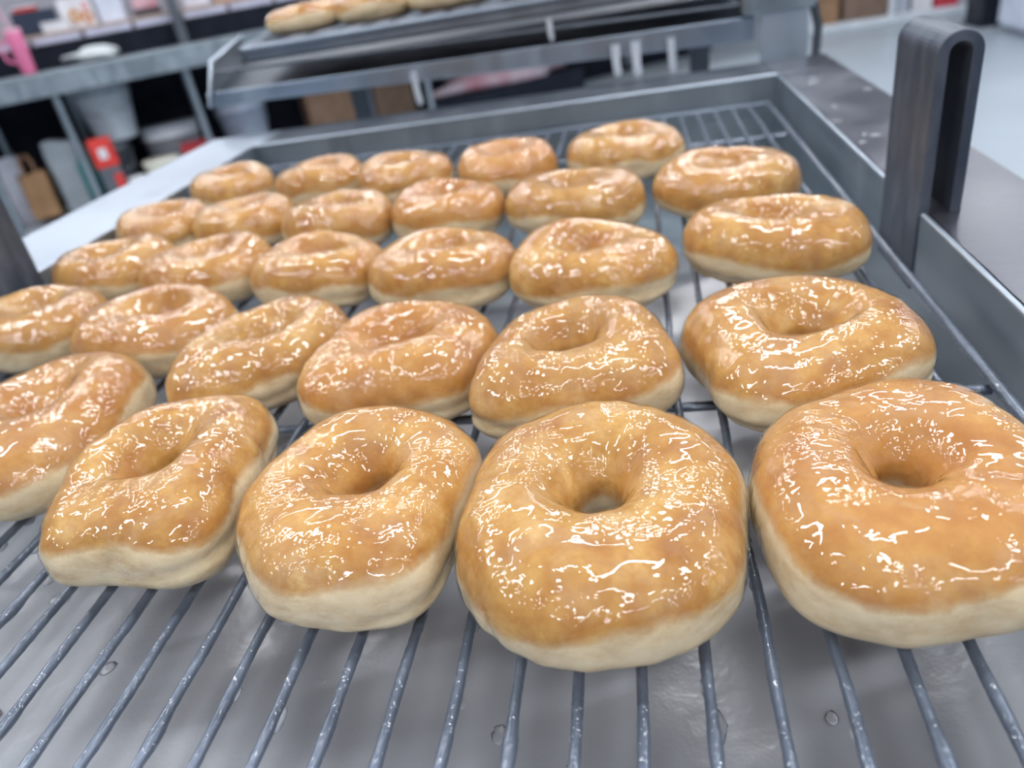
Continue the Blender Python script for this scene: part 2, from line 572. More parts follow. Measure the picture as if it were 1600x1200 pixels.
def dough_material():
    m = bpy.data.materials.new('fried_dough')
    nt, out = nodes_of(m)
    tc = N(nt, 'ShaderNodeTexCoord')
    oi = N(nt, 'ShaderNodeObjectInfo')
    off = N(nt, 'ShaderNodeVectorMath')
    off.operation = 'ADD'
    cmb = N(nt, 'ShaderNodeCombineXYZ')
    nt.links.new(math_n(nt, 'MULTIPLY', oi.outputs['Random'], 7.0), cmb.inputs[0])
    nt.links.new(math_n(nt, 'MULTIPLY', oi.outputs['Random'], 3.0), cmb.inputs[1])
    nt.links.new(tc.outputs['Object'], off.inputs[0])
    nt.links.new(cmb.outputs[0], off.inputs[1])
    vec = off.outputs[0]
    at = N(nt, 'ShaderNodeAttribute')
    at.attribute_name = 'crust'
    ub = N(nt, 'ShaderNodeAttribute')
    ub.attribute_name = 'underside'
    big = noise(nt, vec, 38, 4, 0.6, 0.3)
    mid = noise(nt, vec, 110, 4, 0.6, 0.2)
    fine = noise(nt, vec, 700, 3, 0.6)
    blist = noise(nt, vec, 60, 2, 0.5)
    # golden crust: cream to orange brown
    gold = ramp(nt, math_n(nt, 'ADD', math_n(nt, 'MULTIPLY', big, 0.6), math_n(nt, 'MULTIPLY', mid, 0.4)),
                [(0.32, (0.30, 0.120, 0.026)), (0.43, (0.42, 0.208, 0.052)), (0.54, (0.52, 0.300, 0.088)), (0.70, (0.68, 0.47, 0.20))])
    brown_f = math_n(nt, 'MULTIPLY', ramp(nt, blist, [(0.56, (0, 0, 0)), (0.74, (1, 1, 1))]), 0.6)
    gold = mix_c(nt, brown_f, gold, (0.30, 0.095, 0.020))
    mott = ramp(nt, noise(nt, vec, 210, 4, 0.65, 0.6), [(0.48, (0, 0, 0)), (0.64, (1, 1, 1))])
    low = ramp(nt, at.outputs['Fac'], [(0.6, (0.62, 0.62, 0.62)), (1.0, (0.28, 0.28, 0.28))])
    gold = mix_c(nt, math_n(nt, 'MULTIPLY', mott, low), gold, (0.36, 0.135, 0.026))
    gold = mix_c(nt, ramp(nt, fine, [(0.35, (0.25, 0.25, 0.25)), (0.6, (0, 0, 0))]), gold, (0.40, 0.18, 0.045))
    # small dark specks
    sp = N(nt, 'ShaderNodeTexVoronoi')
    sp.inputs['Scale'].default_value = 75
    nt.links.new(vec, sp.inputs['Vector'])
    speck = ramp(nt, sp.outputs['Distance'], [(0.035, (1, 1, 1)), (0.06, (0, 0, 0))])
    sparse = ramp(nt, noise(nt, vec, 50, 1), [(0.60, (0, 0, 0)), (0.66, (1, 1, 1))])
    gold = mix_c(nt, math_n(nt, 'MULTIPLY', math_n(nt, 'MULTIPLY', speck, sparse), 0.6), gold, (0.16, 0.06, 0.02))
    # pale band
    mp = N(nt, 'ShaderNodeMapping')
    mp.inputs['Scale'].default_value = (1, 1, 2.2)
    nt.links.new(vec, mp.inputs[0])
    st = noise(nt, mp.outputs[0], 70, 5, 0.65)
    pale = ramp(nt, st, [(0.28, (0.52, 0.38, 0.22)), (0.5, (0.68, 0.565, 0.39)), (0.75, (0.78, 0.69, 0.51))])
    # where crust gives way to pale dough
    edge = math_n(nt, 'ADD', at.outputs['Fac'], math_n(nt, 'MULTIPLY', math_n(nt, 'SUBTRACT', mid, 0.5), 0.5))
    f_c = ramp(nt, edge, [(0.40, (0, 0, 0)), (0.52, (0.55, 0.55, 0.55)), (0.68, (1, 1, 1))])
    # the transition itself is the deepest yellow
    col = mix_c(nt, f_c, pale, gold)
    under = math_n(nt, 'ADD', ub.outputs['Fac'], math_n(nt, 'MULTIPLY', math_n(nt, 'SUBTRACT', mid, 0.5), 0.5))
    col = mix_c(nt, ramp(nt, under, [(0.45, (0, 0, 0)), (0.7, (1, 1, 1))]), col, (0.42, 0.19, 0.05))
    own = math_n(nt, 'FRACT', math_n(nt, 'MULTIPLY', oi.outputs['Random'], 7.31))
    ruddy = math_n(nt, 'MULTIPLY', math_n(nt, 'POWER', own, 2.5), 0.45)
    col = mix_c(nt, math_n(nt, 'MULTIPLY', ruddy, f_c), col, (0.48, 0.205, 0.062))
    tint = N(nt, 'ShaderNodeHueSaturation')
    nt.links.new(col, tint.inputs['Color'])
    nt.links.new(math_n(nt, 'ADD', 0.94, math_n(nt, 'MULTIPLY', oi.outputs['Random'], 0.12)), tint.inputs['Value'])
    b = N(nt, 'ShaderNodeBsdfPrincipled')
    nt.links.new(tint.outputs[0], b.inputs['Base Color'])
    b.inputs['Roughness'].default_value = 0.5
    b.inputs['Specular IOR Level'].default_value = 0.35
    b.inputs['Subsurface Weight'].default_value = 0.25
    b.inputs['Subsurface Radius'].default_value = (1.0, 0.55, 0.25)
    b.inputs['Subsurface Scale'].default_value = 0.004
    bn = N(nt, 'ShaderNodeBump')
    bn.inputs['Strength'].default_value = 0.4
    bn.inputs['Distance'].default_value = 0.0008
    nt.links.new(math_n(nt, 'ADD', math_n(nt, 'MULTIPLY', st, 0.6), math_n(nt, 'MULTIPLY', fine, 0.25)), bn.inputs['Height'])
    nt.links.new(bn.outputs[0], b.inputs['Normal'])
    nt.links.new(b.outputs[0], out.inputs[0])
    return m


def glaze_material():
    m = bpy.data.materials.new('wet_sugar_glaze')
    nt, out = nodes_of(m)
    tc = N(nt, 'ShaderNodeTexCoord')
    oi = N(nt, 'ShaderNodeObjectInfo')
    cmb = N(nt, 'ShaderNodeCombineXYZ')
    nt.links.new(math_n(nt, 'MULTIPLY', oi.outputs['Random'], 9.0), cmb.inputs[0])
    off = N(nt, 'ShaderNodeVectorMath')
    off.operation = 'ADD'
    nt.links.new(tc.outputs['Object'], off.inputs[0])
    nt.links.new(cmb.outputs[0], off.inputs[1])
    vec = off.outputs[0]
    patch = noise(nt, vec, 48, 3, 0.55)
    pm = ramp(nt, patch, [(0.42, (0.05, 0.05, 0.05)), (0.54, (1, 1, 1))])
    vor = N(nt, 'ShaderNodeTexVoronoi')
    vor.feature = 'SMOOTH_F1'
    vor.inputs['Scale'].default_value = 500
    vor.inputs['Smoothness'].default_value = 0.6
    nt.links.new(vec, vor.inputs['Vector'])
    bub = math_n(nt, 'MULTIPLY', math_n(nt, 'SUBTRACT', 1.0, vor.outputs['Distance']), pm)
    wav = noise(nt, vec, 175, 1, 0.4, 0.3)
    h = math_n(nt, 'ADD', math_n(nt, 'MULTIPLY', bub, 0.75), math_n(nt, 'MULTIPLY', wav, 0.8))
    bn = N(nt, 'ShaderNodeBump')
    bn.inputs['Strength'].default_value = 1.0
    bn.inputs['Distance'].default_value = 0.00035
    nt.links.new(h, bn.inputs['Height'])
    gl = N(nt, 'ShaderNodeBsdfGlossy')
    gl.inputs['Roughness'].default_value = 0.03
    nt.links.new(bn.outputs[0], gl.inputs['Normal'])
    fr_ = N(nt, 'ShaderNodeFresnel')
    fr_.inputs['IOR'].default_value = 1.58
    nt.links.new(bn.outputs[0], fr_.inputs['Normal'])
    tr = N(nt, 'ShaderNodeBsdfTransparent')
    tr.inputs['Color'].default_value = (1.0, 0.985, 0.95, 1)
    df = N(nt, 'ShaderNodeBsdfDiffuse')
    df.inputs['Color'].default_value = (0.95, 0.86, 0.72, 1)
    milk = math_n(nt, 'MULTIPLY', ramp(nt, noise(nt, vec, 75, 3, 0.6, 0.8), [(0.45, (0, 0, 0)), (0.75, (1, 1, 1))]), 0.11)
    body = N(nt, 'ShaderNodeMixShader')
    fa = N(nt, 'ShaderNodeAttribute')
    fa.attribute_name = 'film'
    nt.links.new(math_n(nt, 'MULTIPLY', milk, math_n(nt, 'POWER', fa.outputs['Fac'], 2.0)), body.inputs[0])
    nt.links.new(tr.outputs[0], body.inputs[1])
    nt.links.new(df.outputs[0], body.inputs[2])
    mx = N(nt, 'ShaderNodeMixShader')
    at = N(nt, 'ShaderNodeAttribute')
    at.attribute_name = 'film'
    # a thin film has no reflection of its own on the inner side
    geo = N(nt, 'ShaderNodeNewGeometry')
    outer = math_n(nt, 'SUBTRACT', 1.0, geo.outputs['Backfacing'])
    fo = math_n(nt, 'MULTIPLY', math_n(nt, 'MULTIPLY', fr_.outputs[0], 1.2, True), outer)
    nt.links.new(math_n(nt, 'MULTIPLY', fo, at.outputs['Fac']), mx.inputs[0])
    nt.links.new(body.outputs[0], mx.inputs[1])
    nt.links.new(gl.outputs[0], mx.inputs[2])
    nt.links.new(mx.outputs[0], out.inputs[0])
    return m


DOUGH, GLAZE = dough_material(), glaze_material()


def outline(prm, th):
    Ro = prm[2] + 0 * th
    for i in range((len(prm) - 5) // 2):
        k = i + 2
        Ro = Ro + prm[5 + 2 * i] * np.cos(k * th) + prm[6 + 2 * i] * np.sin(k * th)
    return Ro


def grid_mesh(name, P, attrs, material, parent, wrap_t=True):
    """P: (nt, np, 3) surface, closed in theta; attrs {name: (nt,np)}"""
    nt_, npf = P.shape[:2]
    idx = np.arange(nt_ * npf).reshape(nt_, npf)
    a = idx
    b = np.roll(idx, -1, 0)
    if wrap_t:
        c, d = np.roll(b, -1, 1), np.roll(a, -1, 1)
    else:
        a, b = idx[:, :-1], np.roll(idx, -1, 0)[:, :-1]
        c, d = np.roll(idx, -1, 0)[:, 1:], idx[:, 1:]
    q = np.stack([a, b, c, d], -1).reshape(-1, 4)
    me = bpy.data.meshes.new(name)
    me.vertices.add(nt_ * npf)
    me.vertices.foreach_set('co', P.reshape(-1).astype(np.float32))
    me.loops.add(q.size)
    me.loops.foreach_set('vertex_index', q.reshape(-1).astype(np.int32))
    me.polygons.add(len(q))
    me.polygons.foreach_set('loop_start', (np.arange(len(q)) * 4).astype(np.int32))
    me.polygons.foreach_set('use_smooth', np.ones(len(q), dtype=bool))
    me.update(calc_edges=True)
    for k, v in attrs.items():
        at = me.attributes.new(k, 'FLOAT', 'POINT')
        at.data.foreach_set('value', v.reshape(-1).astype(np.float32))
    me.materials.append(material)
    o = bpy.data.objects.new(name, me)
    C.objects.link(o)
    o.parent = parent
    return o


def surf_normals(P):
    dth = np.roll(P, -1, 0) - np.roll(P, 1, 0)
    dt = np.roll(P, -1, 1) - np.roll(P, 1, 1)
    n = np.cross(dth, dt)
    return n / (np.linalg.norm(n, axis=-1, keepdims=True) + 1e-12)


def make_doughnut(prm, seed, label, group, nt_, npf, loc_z=0.009, neigh=(), HH=0.20, band=0.60, hole=None, name='glazed_doughnut'):
    rs = np.random.RandomState(seed)
    cx, cy = prm[0], prm[1]
    th = np.linspace(0, 2 * np.pi, nt_, endpoint=False)[:, None]
    t = np.linspace(0, 2 * np.pi, npf, endpoint=False)[None, :]
    Ro = outline(prm, th)
    # where two doughnuts touch both are pressed flat against one another
    for q in neigh:
        dx, dy = q[0] - cx, q[1] - cy
        dist = math.hypot(dx, dy)
        phi = math.atan2(dy, dx)
        r1 = float(outline(prm, np.array(phi)))
        r2 = float(outline(q, np.array(phi + math.pi)))
        if r1 + r2 < dist + 0.004:
            continue
        lim = dist * (0.5 + 0.5 * (r1 - r2) / dist) + 0.002
        c = np.cos(th - phi)
        m = np.where(c > 0.35, lim / np.maximum(c, 0.35), 9.0)
        k = 0.012
        Ro = -k * np.log(np.exp(-Ro / k) + np.exp(-m / k))
    Ri = 0.052 * (hole or rs.uniform(0.85, 1.15)) * (1 + 0.16 * np.cos(2 * th + rs.uniform(0, 6)) + 0.08 * np.cos(3 * th + rs.uniform(0, 6)))
    c, s = np.cos(t), np.sin(t)
    w_, rc = (Ro - Ri) / 2, (Ro + Ri) / 2
    r = rc + w_ * np.where(c > 0, np.abs(c) ** 0.9, -np.abs(c) ** 0.72)
    h = HH * (1 + 0.03 * np.cos(th + rs.uniform(0, 6)) + 0.03 * np.cos(2 * th + rs.uniform(0, 6)))
    zb = 0.085
    z = np.where(s > 0, zb + (h - zb) * np.abs(s) ** 0.9, zb - (zb - 0.006) * np.abs(s) ** 0.75)
    r = r - np.where((s < 0) & (c > 0), 0.10 * w_ * np.abs(s) ** 1.5, 0)
    inner = c < 0
    zz = z / HH
    # the hole opens as a funnel: wide at the top, narrow low down
    r = r + np.where(inner, 0.022 * np.clip((zz - 0.60) / 0.40, 0, 1) * np.abs(c), 0)
    # fold line round the pale band
    fold = 0.30 + 0.10 * np.sin(th + rs.uniform(0, 6)) + 0.05 * np.sin(3 * th + rs.uniform(0, 6))
    dep = 0.0085 * np.clip(np.sin(th * 1.0 + rs.uniform(0, 6)) + 0.5, 0, 1)
    r = r - np.where(c > 0, dep * np.exp(-((zz - fold) / 0.07) ** 2), 0)
    f_ = (r - Ri) / (Ro - Ri)
    X = (1 - f_) * prm[3] + r * np.cos(th)
    Y = (1 - f_) * prm[4] + r * np.sin(th)
    P = np.stack([X, Y, z + 0 * r], -1) * S
    n = surf_normals(P)
    if (n[..., 2] * (s > 0.9)).sum() < 0:
        n = -n
    flat = np.clip((zz + 0 * r) / 0.12, 0, 1)
    disp = 0.0005 * wave_noise(seed, P, 150) + 0.00022 * wave_noise(seed + 1, P, 480)
    disp = disp * flat
    P = P + n * disp[..., None]
    P[..., 2] = np.maximum(P[..., 2], 0.0)
    tilt = 0.06 * np.cos(th + rs.uniform(0, 6.28))
    pts_ = 0.06 * np.cos(rs.choice([3, 4, 5]) * th + rs.uniform(0, 6.28))
    lim_o = band + tilt + pts_
    crust = np.where(c > -0.05, 0.54 + (zz - lim_o) * 3.0, 0.54 + (zz - 0.42) * 3.0)
    crust = np.clip(crust + 0 * r, 0, 1)
    under = np.clip(1.25 - (zz + 0.06 * np.sin(2 * th + rs.uniform(0, 6))) * 5.5, 0, 1) + 0 * r
    root = thing(name, label, 'doughnut', (cx * S, cy * S, loc_z * S), 0, group)
    grid_mesh('dough', P, {'crust': crust, 'underside': under}, DOUGH, root)
    # glaze: a thin wavy film over the crust, down to just under its edge
    n = surf_normals(P)
    if (n[..., 2] * (s > 0.9)).sum() < 0:
        n = -n
    sel = np.where((np.arange(npf) / npf <= 0.54) | (np.arange(npf) / npf >= 0.962))[0]
    sel = np.concatenate([sel[sel > npf * 0.7], sel[sel < npf * 0.7]])
    G = P[:, sel] + n[:, sel] * (0.00055 + 0.00016 * wave_noise(seed + 5, P[:, sel], 750, 12))[..., None]
    k = np.arange(len(sel))
    film = np.clip(np.minimum(k / (len(sel) * 0.07), (len(sel) - 1 - k) / (len(sel) * 0.10)), 0, 1)[None, :] + 0 * th
    # tuck the rims of the film onto the dough
    e = np.minimum(film * 2.5, 1)[..., None]
    G = G * e + (P[:, sel] + n[:, sel] * 0.00003) * (1 - e)
    grid_mesh('glaze', G, {'film': film}, GLAZE, root, False)
    return root


ROWS = {'A': 'nearest row', 'B': 'second row', 'C': 'third row', 'D': 'fourth row', 'E': 'farthest row'}
LABEL = {
    'A1': 'big glazed ring doughnut in the nearest row, closest to the right rim',
    'A2': 'large glazed ring doughnut, pointed at its near edge, in the middle of the nearest row',
    'A3': 'glazed ring doughnut in the nearest row, just left of the large middle one',
    'A4': 'oval-looking glazed ring doughnut in the nearest row, second from the left edge',
    'A5': 'glazed ring doughnut cut off by the left edge in the nearest row',
    'B1': 'wide flat glazed ring doughnut in the second row, closest to the right rim',
    'B2': 'glazed ring doughnut with a side bump, behind the large centre one',
    'B3': 'glazed ring doughnut in the second row, fourth from the left',
    'B4': 'glazed ring doughnut with a pointed near corner in the second row, third from the left',
    'B5': 'narrow-looking glazed ring doughnut in the second row, second from the left',
    'B6': 'glazed ring doughnut cut off by the left edge in the second row',
}
NTH = {1: 'first from the right, beside the right rim', 2: 'second from the right', 3: 'third from the right', 4: 'fourth from the right',
       5: 'fifth from the right', 6: 'leftmost, by the bright left rim'}
FIT['D6'][0] += 0.03
keys = list(FIT)
for i, k in enumerate(keys):
    p = FIT[k]
    ng = [FIT[q] for q in keys if q != k and math.hypot(FIT[q][0] - p[0], FIT[q][1] - p[1]) < 0.62]
    row, colm = k[0], int(k[1])
    near = row == 'A' or (row == 'B' and colm < 5)
    lab = LABEL.get(k) or 'glazed ring doughnut in the %s, %s' % (ROWS[row], NTH[colm])
    make_doughnut(p, 100 + i * 11, lab, 'glazed ring doughnuts on the wire rack', 224 if near else 132, 96 if near else 64, neigh=ng,
                  band={'A': 0.65, 'B': 0.56}.get(row, 0.49) - (0.06 if k in ('D1', 'B4') else 0), hole={'A1': 0.75, 'A2': 0.92, 'A4': 1.1}.get(k))

# ------------------------------------------------------------------ stand with a second pan behind the table
st_ = thing('pan_stand', 'stainless steel stand behind the table with hanging glaze drips, carrying a second pan', 'stand', (0, 0, 0))


def sp_(mb, name, m, bevel=0.0):
    return mb.build(name, m, st_, bevel)


xl, xr, yf, yb = -0.565, 0.14, 0.99, 1.50


def slab(z0, z1, xa, xb, ya, yb_, flare):
    mb = MB()
    v = []
    for z in (z0, z1):
        v += [(xa, ya, z), (xb, ya, z), (xb, yb_, z), (xa - flare, yb_, z)]
    mb.add(v, [(3, 2, 1, 0), (4, 5, 6, 7), (0, 1, 5, 4), (1, 2, 6, 5), (2, 3, 7, 6), (3, 0, 4, 7)])
    return mb


sp_(slab(0.064, 0.068, xl, xr, yf + 0.004, yb, 0.2), 'shelf_deck', STEEL_DARK)  # dark colour paints in the shade of the gap below the pan
# front apron: a folded strip
sp_(MB().add([(xl, yf, 0.060), (xr, yf, 0.044), (xr, yf, 0.070), (xl, yf, 0.077), (xl, yf + .004, 0.060), (xr, yf + .004, 0.044), (xr, yf + .004, 0.070), (xl, yf + .004, 0.077)],
             [(0, 1, 2, 3), (7, 6, 5, 4), (0, 4, 5, 1), (3, 2, 6, 7), (0, 3, 7, 4), (1, 5, 6, 2)]), 'front_apron', steel('apron_steel', (0.33, 0.40, 0.50), 0.30, 0.9, 0.15, 18), 0.0008)
sp_(MB().add([(xl, yf, 0.062), (xl + 0.02, yf, 0.114), (xl - 0.18, yb, 0.114), (xl - 0.2, yb, 0.062), (xl + .004, yf, 0.062), (xl + 0.024, yf, 0.114), (xl - 0.176, yb, 0.114), (xl - 0.196, yb, 0.062)],
             [(0, 1, 2, 3), (7, 6, 5, 4), (0, 4, 5, 1), (1, 5, 6, 2), (2, 6, 7, 3), (3, 7, 4, 0)]), 'side_panel', STEEL)
sp_(MB().tube([(xl, yf - 0.002, 0.060), (xl + 0.022, yf - 0.002, 0.114), (xl - 0.178, yb, 0.116)], 0.0028, 8), 'side_rim', STEEL_BRIGHT)
sp_(MB().tube([(xl + 0.02, yf, 0.101), (xr + 0.04, yf, 0.083)], 0.0022, 8), 'support_bar', STEEL_DARK)
sp_(MB().tube([(xl + 0.02, yf + 0.4, 0.098), (xr + 0.04, yf + 0.4, 0.098)], 0.004, 8), 'support_bar', STEEL)
drip_m = mat('glaze_drip', (0.62, 0.66, 0.74), 0.2, coat=0.8)
for x, z1, r, top in ((-0.277, 0.027, 0.0042, 0.056), (-0.022, 0.027, 0.005, 0.052), (0.002, 0.024, 0.0055, 0.052), (0.044, 0.022, 0.0042, 0.05), (-0.098, 0.078, 0.0035, 0.092)):
    sp_(MB().tube([(x, yf - 0.001, top + 0.01), (x, yf - 0.001, (top + z1) / 2), (x + .001, yf - 0.001, z1 + 0.004), (x + .001, yf - 0.001, z1 - 0.001), (x + .001, yf - 0.001, z1 - 0.003)], [r * 1.2, r, r * 1.05, r * 0.75, r * 0.2], 10), 'glaze_drip', drip_m)
pts = [(0.148, 0.070), (0.148, 0.020)] + [(0.173 - 0.025 * math.cos(a), 0.020 - 0.025 * math.sin(a)) for a in [math.pi * i / 12 for i in range(1, 12)]] + [(0.198, 0.020), (0.198, 0.070)]
sp_(MB().prism(pts, 'y', 0.985, 0.992), 'end_plate', STEEL_BRIGHT, 0.001)
sp_(MB().box(0.125, 0.206, 0.982, 1.04, 0.071, 0.10), 'end_block', STEEL, 0.004)
sp_(MB().tube([(0.205, 0.99, 0.075), (0.211, 0.99, 0.05), (0.210, 0.99, 0.02), (0.195, 0.99, -0.01)], 0.005, 10), 'hinge_rod', STEEL_DARK)
sp_(MB().box(-0.50, -0.47, 1.35, 1.38, -0.8, 0.0635), 'leg', STEEL_DARK)
sp_(MB().box(0.09, 0.12, 1.35, 1.38, -0.8, 0.0635), 'leg', STEEL_DARK)

pan = thing('sheet_pan', 'shallow rimmed sheet pan of doughnuts on the stand behind the table', 'pan', (0, 0, 0))
z0 = 0.1045
slab(z0, z0 + 0.003, -0.498, 0.32, 1.0, 1.42, 0.12).build('pan_floor', STEEL_DARK, pan)


def lipped(pts, h0, h1, thick):
    mb = MB()
    mb.tube([(x, y, h1) for x, y in pts], 0.0042, 10)
    for (a, b) in zip(pts[:-1], pts[1:]):
        mb.add([(a[0], a[1], h0), (b[0], b[1], h0), (b[0], b[1], h1), (a[0], a[1], h1)], [(0, 1, 2, 3)])
    return mb


lipped([(-0.62, 1.42), (-0.505, 1.01), (-0.502, 1.0), (-0.493, 0.995), (0.32, 0.995)], z0 + 0.003, 0.121, 0.002).build('pan_rim', steel('pan_steel', (0.24, 0.28, 0.34), 0.35, 0.85, 0.1, 20), pan)
# wire screen in the pan
scr = MB()
for k in range(22):
    x = -0.485 + k * 0.0365
    scr.tube([(x, 1.003, 0.1245), (x - 0.08 * (1 if k < 3 else 0), 1.40, 0.1245)], 0.0013, 6)
scr.tube([(-0.487, 1.001, 0.1235), (0.3, 1.001, 0.1235)], 0.0018, 6)
scr.build('wire_screen', ROD, pan)
for i, (x, y, r, nm) in enumerate(((-0.425, 1.055, 0.052, 'at the left front corner'), (-0.328, 1.052, 0.050, 'second along the front edge'),
                                   (-0.226, 1.050, 0.053, 'third along the front edge'), (-0.118, 1.050, 0.052, 'fourth along the front edge'),
                                   (-0.405, 1.155, 0.052, 'behind the left front corner one'), (-0.300, 1.155, 0.051, 'second in the row behind'),
                                   (-0.195, 1.155, 0.051, 'third in the row behind'))):
    prm = [x / S, y / S, r / S, 0, 0, 0.01, 0.0]
    make_doughnut(prm, 900 + i * 7, 'golden doughnut on the pan behind the table, ' + nm, 'doughnuts on the pan behind the table', 64, 32, loc_z=0.1262 / S, HH=0.19, name='ring_doughnut')

# ------------------------------------------------------------------ work table with shelves along the far left
AX = math.radians(32)
O = Vector((-3.25, 3.75, 0))
U = Vector((math.cos(AX), math.sin(AX), 0))
V = Vector((-math.sin(AX), math.cos(AX), 0))


def L(s, d, z=0.0):
    return O + U * s + V * d + Vector((0, 0, z))


def far(name, label, cat, s, d, z, rot=0.0, group=None):
    return thing(name, label, cat, L(s, d, z), AX + rot, group)


wt = far('work_table', 'long stainless work table with undershelf space behind on the left', 'table', 0, 0, -0.8)
Z = 0.8
MB().box(-1.6, 5.0, 0, 0.75, Z - 0.02, Z).build('table_top', STEEL, wt, 0.004)
MB().box(-1.6, 5.0, 0, 0.02, Z - 0.115, Z - 0.02).build('apron', STEEL, wt)
for s in (-0.24, 0.21, 0.90, 2.3, 4.2):
    MB().tube([(s, 0.05, 0), (s, 0.05, Z - 0.02)], 0.02, 12).build('leg', STEEL, wt)
    MB().tube([(s, 0.7, 0), (s, 0.7, Z - 0.02)], 0.02, 12).build('leg', STEEL, wt)
dark = mat('dark_panel', (0.018, 0.022, 0.034), 0.9)
dark.node_tree.nodes['Principled BSDF'].inputs['Specular IOR Level'].default_value = 0.1
MB().box(-1.6, 5.0, 0.76, 0.78, 0, Z).build('shade_panel', dark, wt)  # near-black sheet added to paint the shade under the table
MB().box(-1.6, 5.0, 0.66, 0.755, 0.0, 0.03).build('undershelf', dark, wt)  # near-black as well, carrying that painted shade along the floor

sh = far('display_shelf', 'raised shelf with a row of white price strips over the dark backsplash', 'shelf', 0, 0.3, 0)
MB().box(-1.2, 4.0, 0.0, 0.4, 0.160, 0.175).build('shelf_board', mat('shelf_board', (0.5, 0.38, 0.32), 0.5), sh)
MB().box(-1.2, 4.0, 0.002, 0.02, 0.001, 0.118).build('backsplash', dark, sh)
MB().box(-1.2, 4.0, 0.0, 0.02, 0.119, 0.159).build('shelf_front', mat('strip_gap', (0.12, 0.10, 0.12), 0.5), sh)
for k in range(12):
    s = -0.62 + k * 0.27
    MB().box(s, s + 0.245, -0.006, -0.0005, 0.125, 0.156).build('price_strip', mat('price_strip', (0.62, 0.63, 0.80), 0.4), sh)
for s in (0.955, 2.6):
    MB().box(s - 0.028, s + 0.028, -0.075, -0.02, 0.001, 1.1).build('post', STEEL_DARK, sh)
MB().box(-1.2, 4.0, 0.42, 0.44, 0.001, 0.9).build('rear_panel', mat('rear_panel', (0.36, 0.37, 0.44), 0.5), sh)

pink = mat('pink_plastic', (0.85, 0.22, 0.42), 0.35)
b = far('pink_tumbler', 'tall bright pink insulated tumbler standing on the far left table', 'bottle', 0.135, 0.12, 0.001)
MB().lathe([(0.0, 0), (0.034, 0.0), (0.036, 0.01), (0.043, 0.19), (0.043, 0.205), (0.0, 0.206)]).build('cup', pink, b)
MB().lathe([(0.044, 0.206), (0.045, 0.215), (0.043, 0.225), (0.0, 0.226)]).build('lid', mat('pink_lid', (0.8, 0.42, 0.55), 0.35), b)
MB().tube([(-0.040, 0, 0.17), (-0.075, 0, 0.165), (-0.082, 0, 0.13), (-0.078, 0, 0.08), (-0.041, 0, 0.06)], 0.008, 8).build('handle', pink, b)
MB().tube([(0.0, 0, 0.2265), (-0.02, 0, 0.33)], 0.005, 8).build('straw', mat('pink_lid', (1, 1, 1)), b)

cl = MB().blob((0, 0, 0.028), (0.125, 0.07, 0.045), 3, 26, 14, 0.28, True)
o = cl.build('crumpled_cloth', mat('white_cloth', (0.60, 0.65, 0.68), 0.7))
o.location = L(0.47, 0.12, 0)
o.rotation_euler = (0, 0, AX)
tag(o, 'crumpled white cloth lying on the far table edge', 'cloth')


def carton(name, label, cat, s, d, z, wx, wy, h, m, group=None, rot=0.0, flaps=None, open_top=False):
    r = far(name, label, cat, s, d, z, rot, group)
    MB().box(-wx / 2, wx / 2, -wy / 2, wy / 2, 0.0, h).build('body', m, r, 0.003)
    if flaps:
        MB().box(-wx / 2 - .002, wx / 2 + .002, -wy / 2 - .002, wy / 2 + .002, h + 0.0005, h + 0.008).build('lid', flaps, r)
    return r


SZ = 0.176
carton('navy_box', 'dark navy box with a red and white pack on it, on the shelf', 'box', 0.23, 0.48, SZ, 0.22, 0.12, 0.11, mat('navy_card', (0.015, 0.03, 0.07), 0.5), flaps=mat('navy_lid', (0.02, 0.05, 0.07), 0.5))
carton('small_pack', 'small red and white pack lying on the navy box', 'packet', 0.20, 0.48, SZ + 0.119, 0.12, 0.08, 0.022, mat('red_card', (0.6, 0.04, 0.05), 0.5), flaps=mat('white_card', (0.8, 0.8, 0.85), 0.5))
carton('white_carton', 'low white carton in front of the navy box on the shelf', 'box', 0.33, 0.345, SZ, 0.14, 0.07, 0.045, mat('white_card', (0.8, 0.8, 0.85), 0.5), flaps=mat('white_card', (1, 1, 1)))
cs = far('display_card', 'white printed card with doughnut pictures standing on the shelf', 'sign', 0.455, 0.40, SZ)
MB().box(-0.085, 0.085, 0.0, 0.006, 0, 0.15).build('card', mat('white_card', (1, 1, 1)), cs)
MB().box(-0.087, 0.087, 0.0065, 0.05, 0, 0.004).build('stand_foot', mat('white_card', (1, 1, 1)), cs)
for x, z, r, c in ((-0.015, 0.06, 0.032, (0.62, 0.30, 0.08)), (0.045, 0.045, 0.030, (0.62, 0.25, 0.10)), (0.05, 0.10, 0.018, (0.75, 0.25, 0.25))):
    mb = MB()
    n = 20
    mb.add([(x + rr * math.cos(6.283 * k / n), -0.0006, z + rr * 1.1 * math.sin(6.283 * k / n)) for rr in (r * 0.35, r) for k in range(n)],
           [(k, (k + 1) % n, n + (k + 1) % n, n + k) for k in range(n)])
    mb.build('printed_doughnut', mat('print_%d' % int(x * 1000 + 100), c, 0.5), cs)


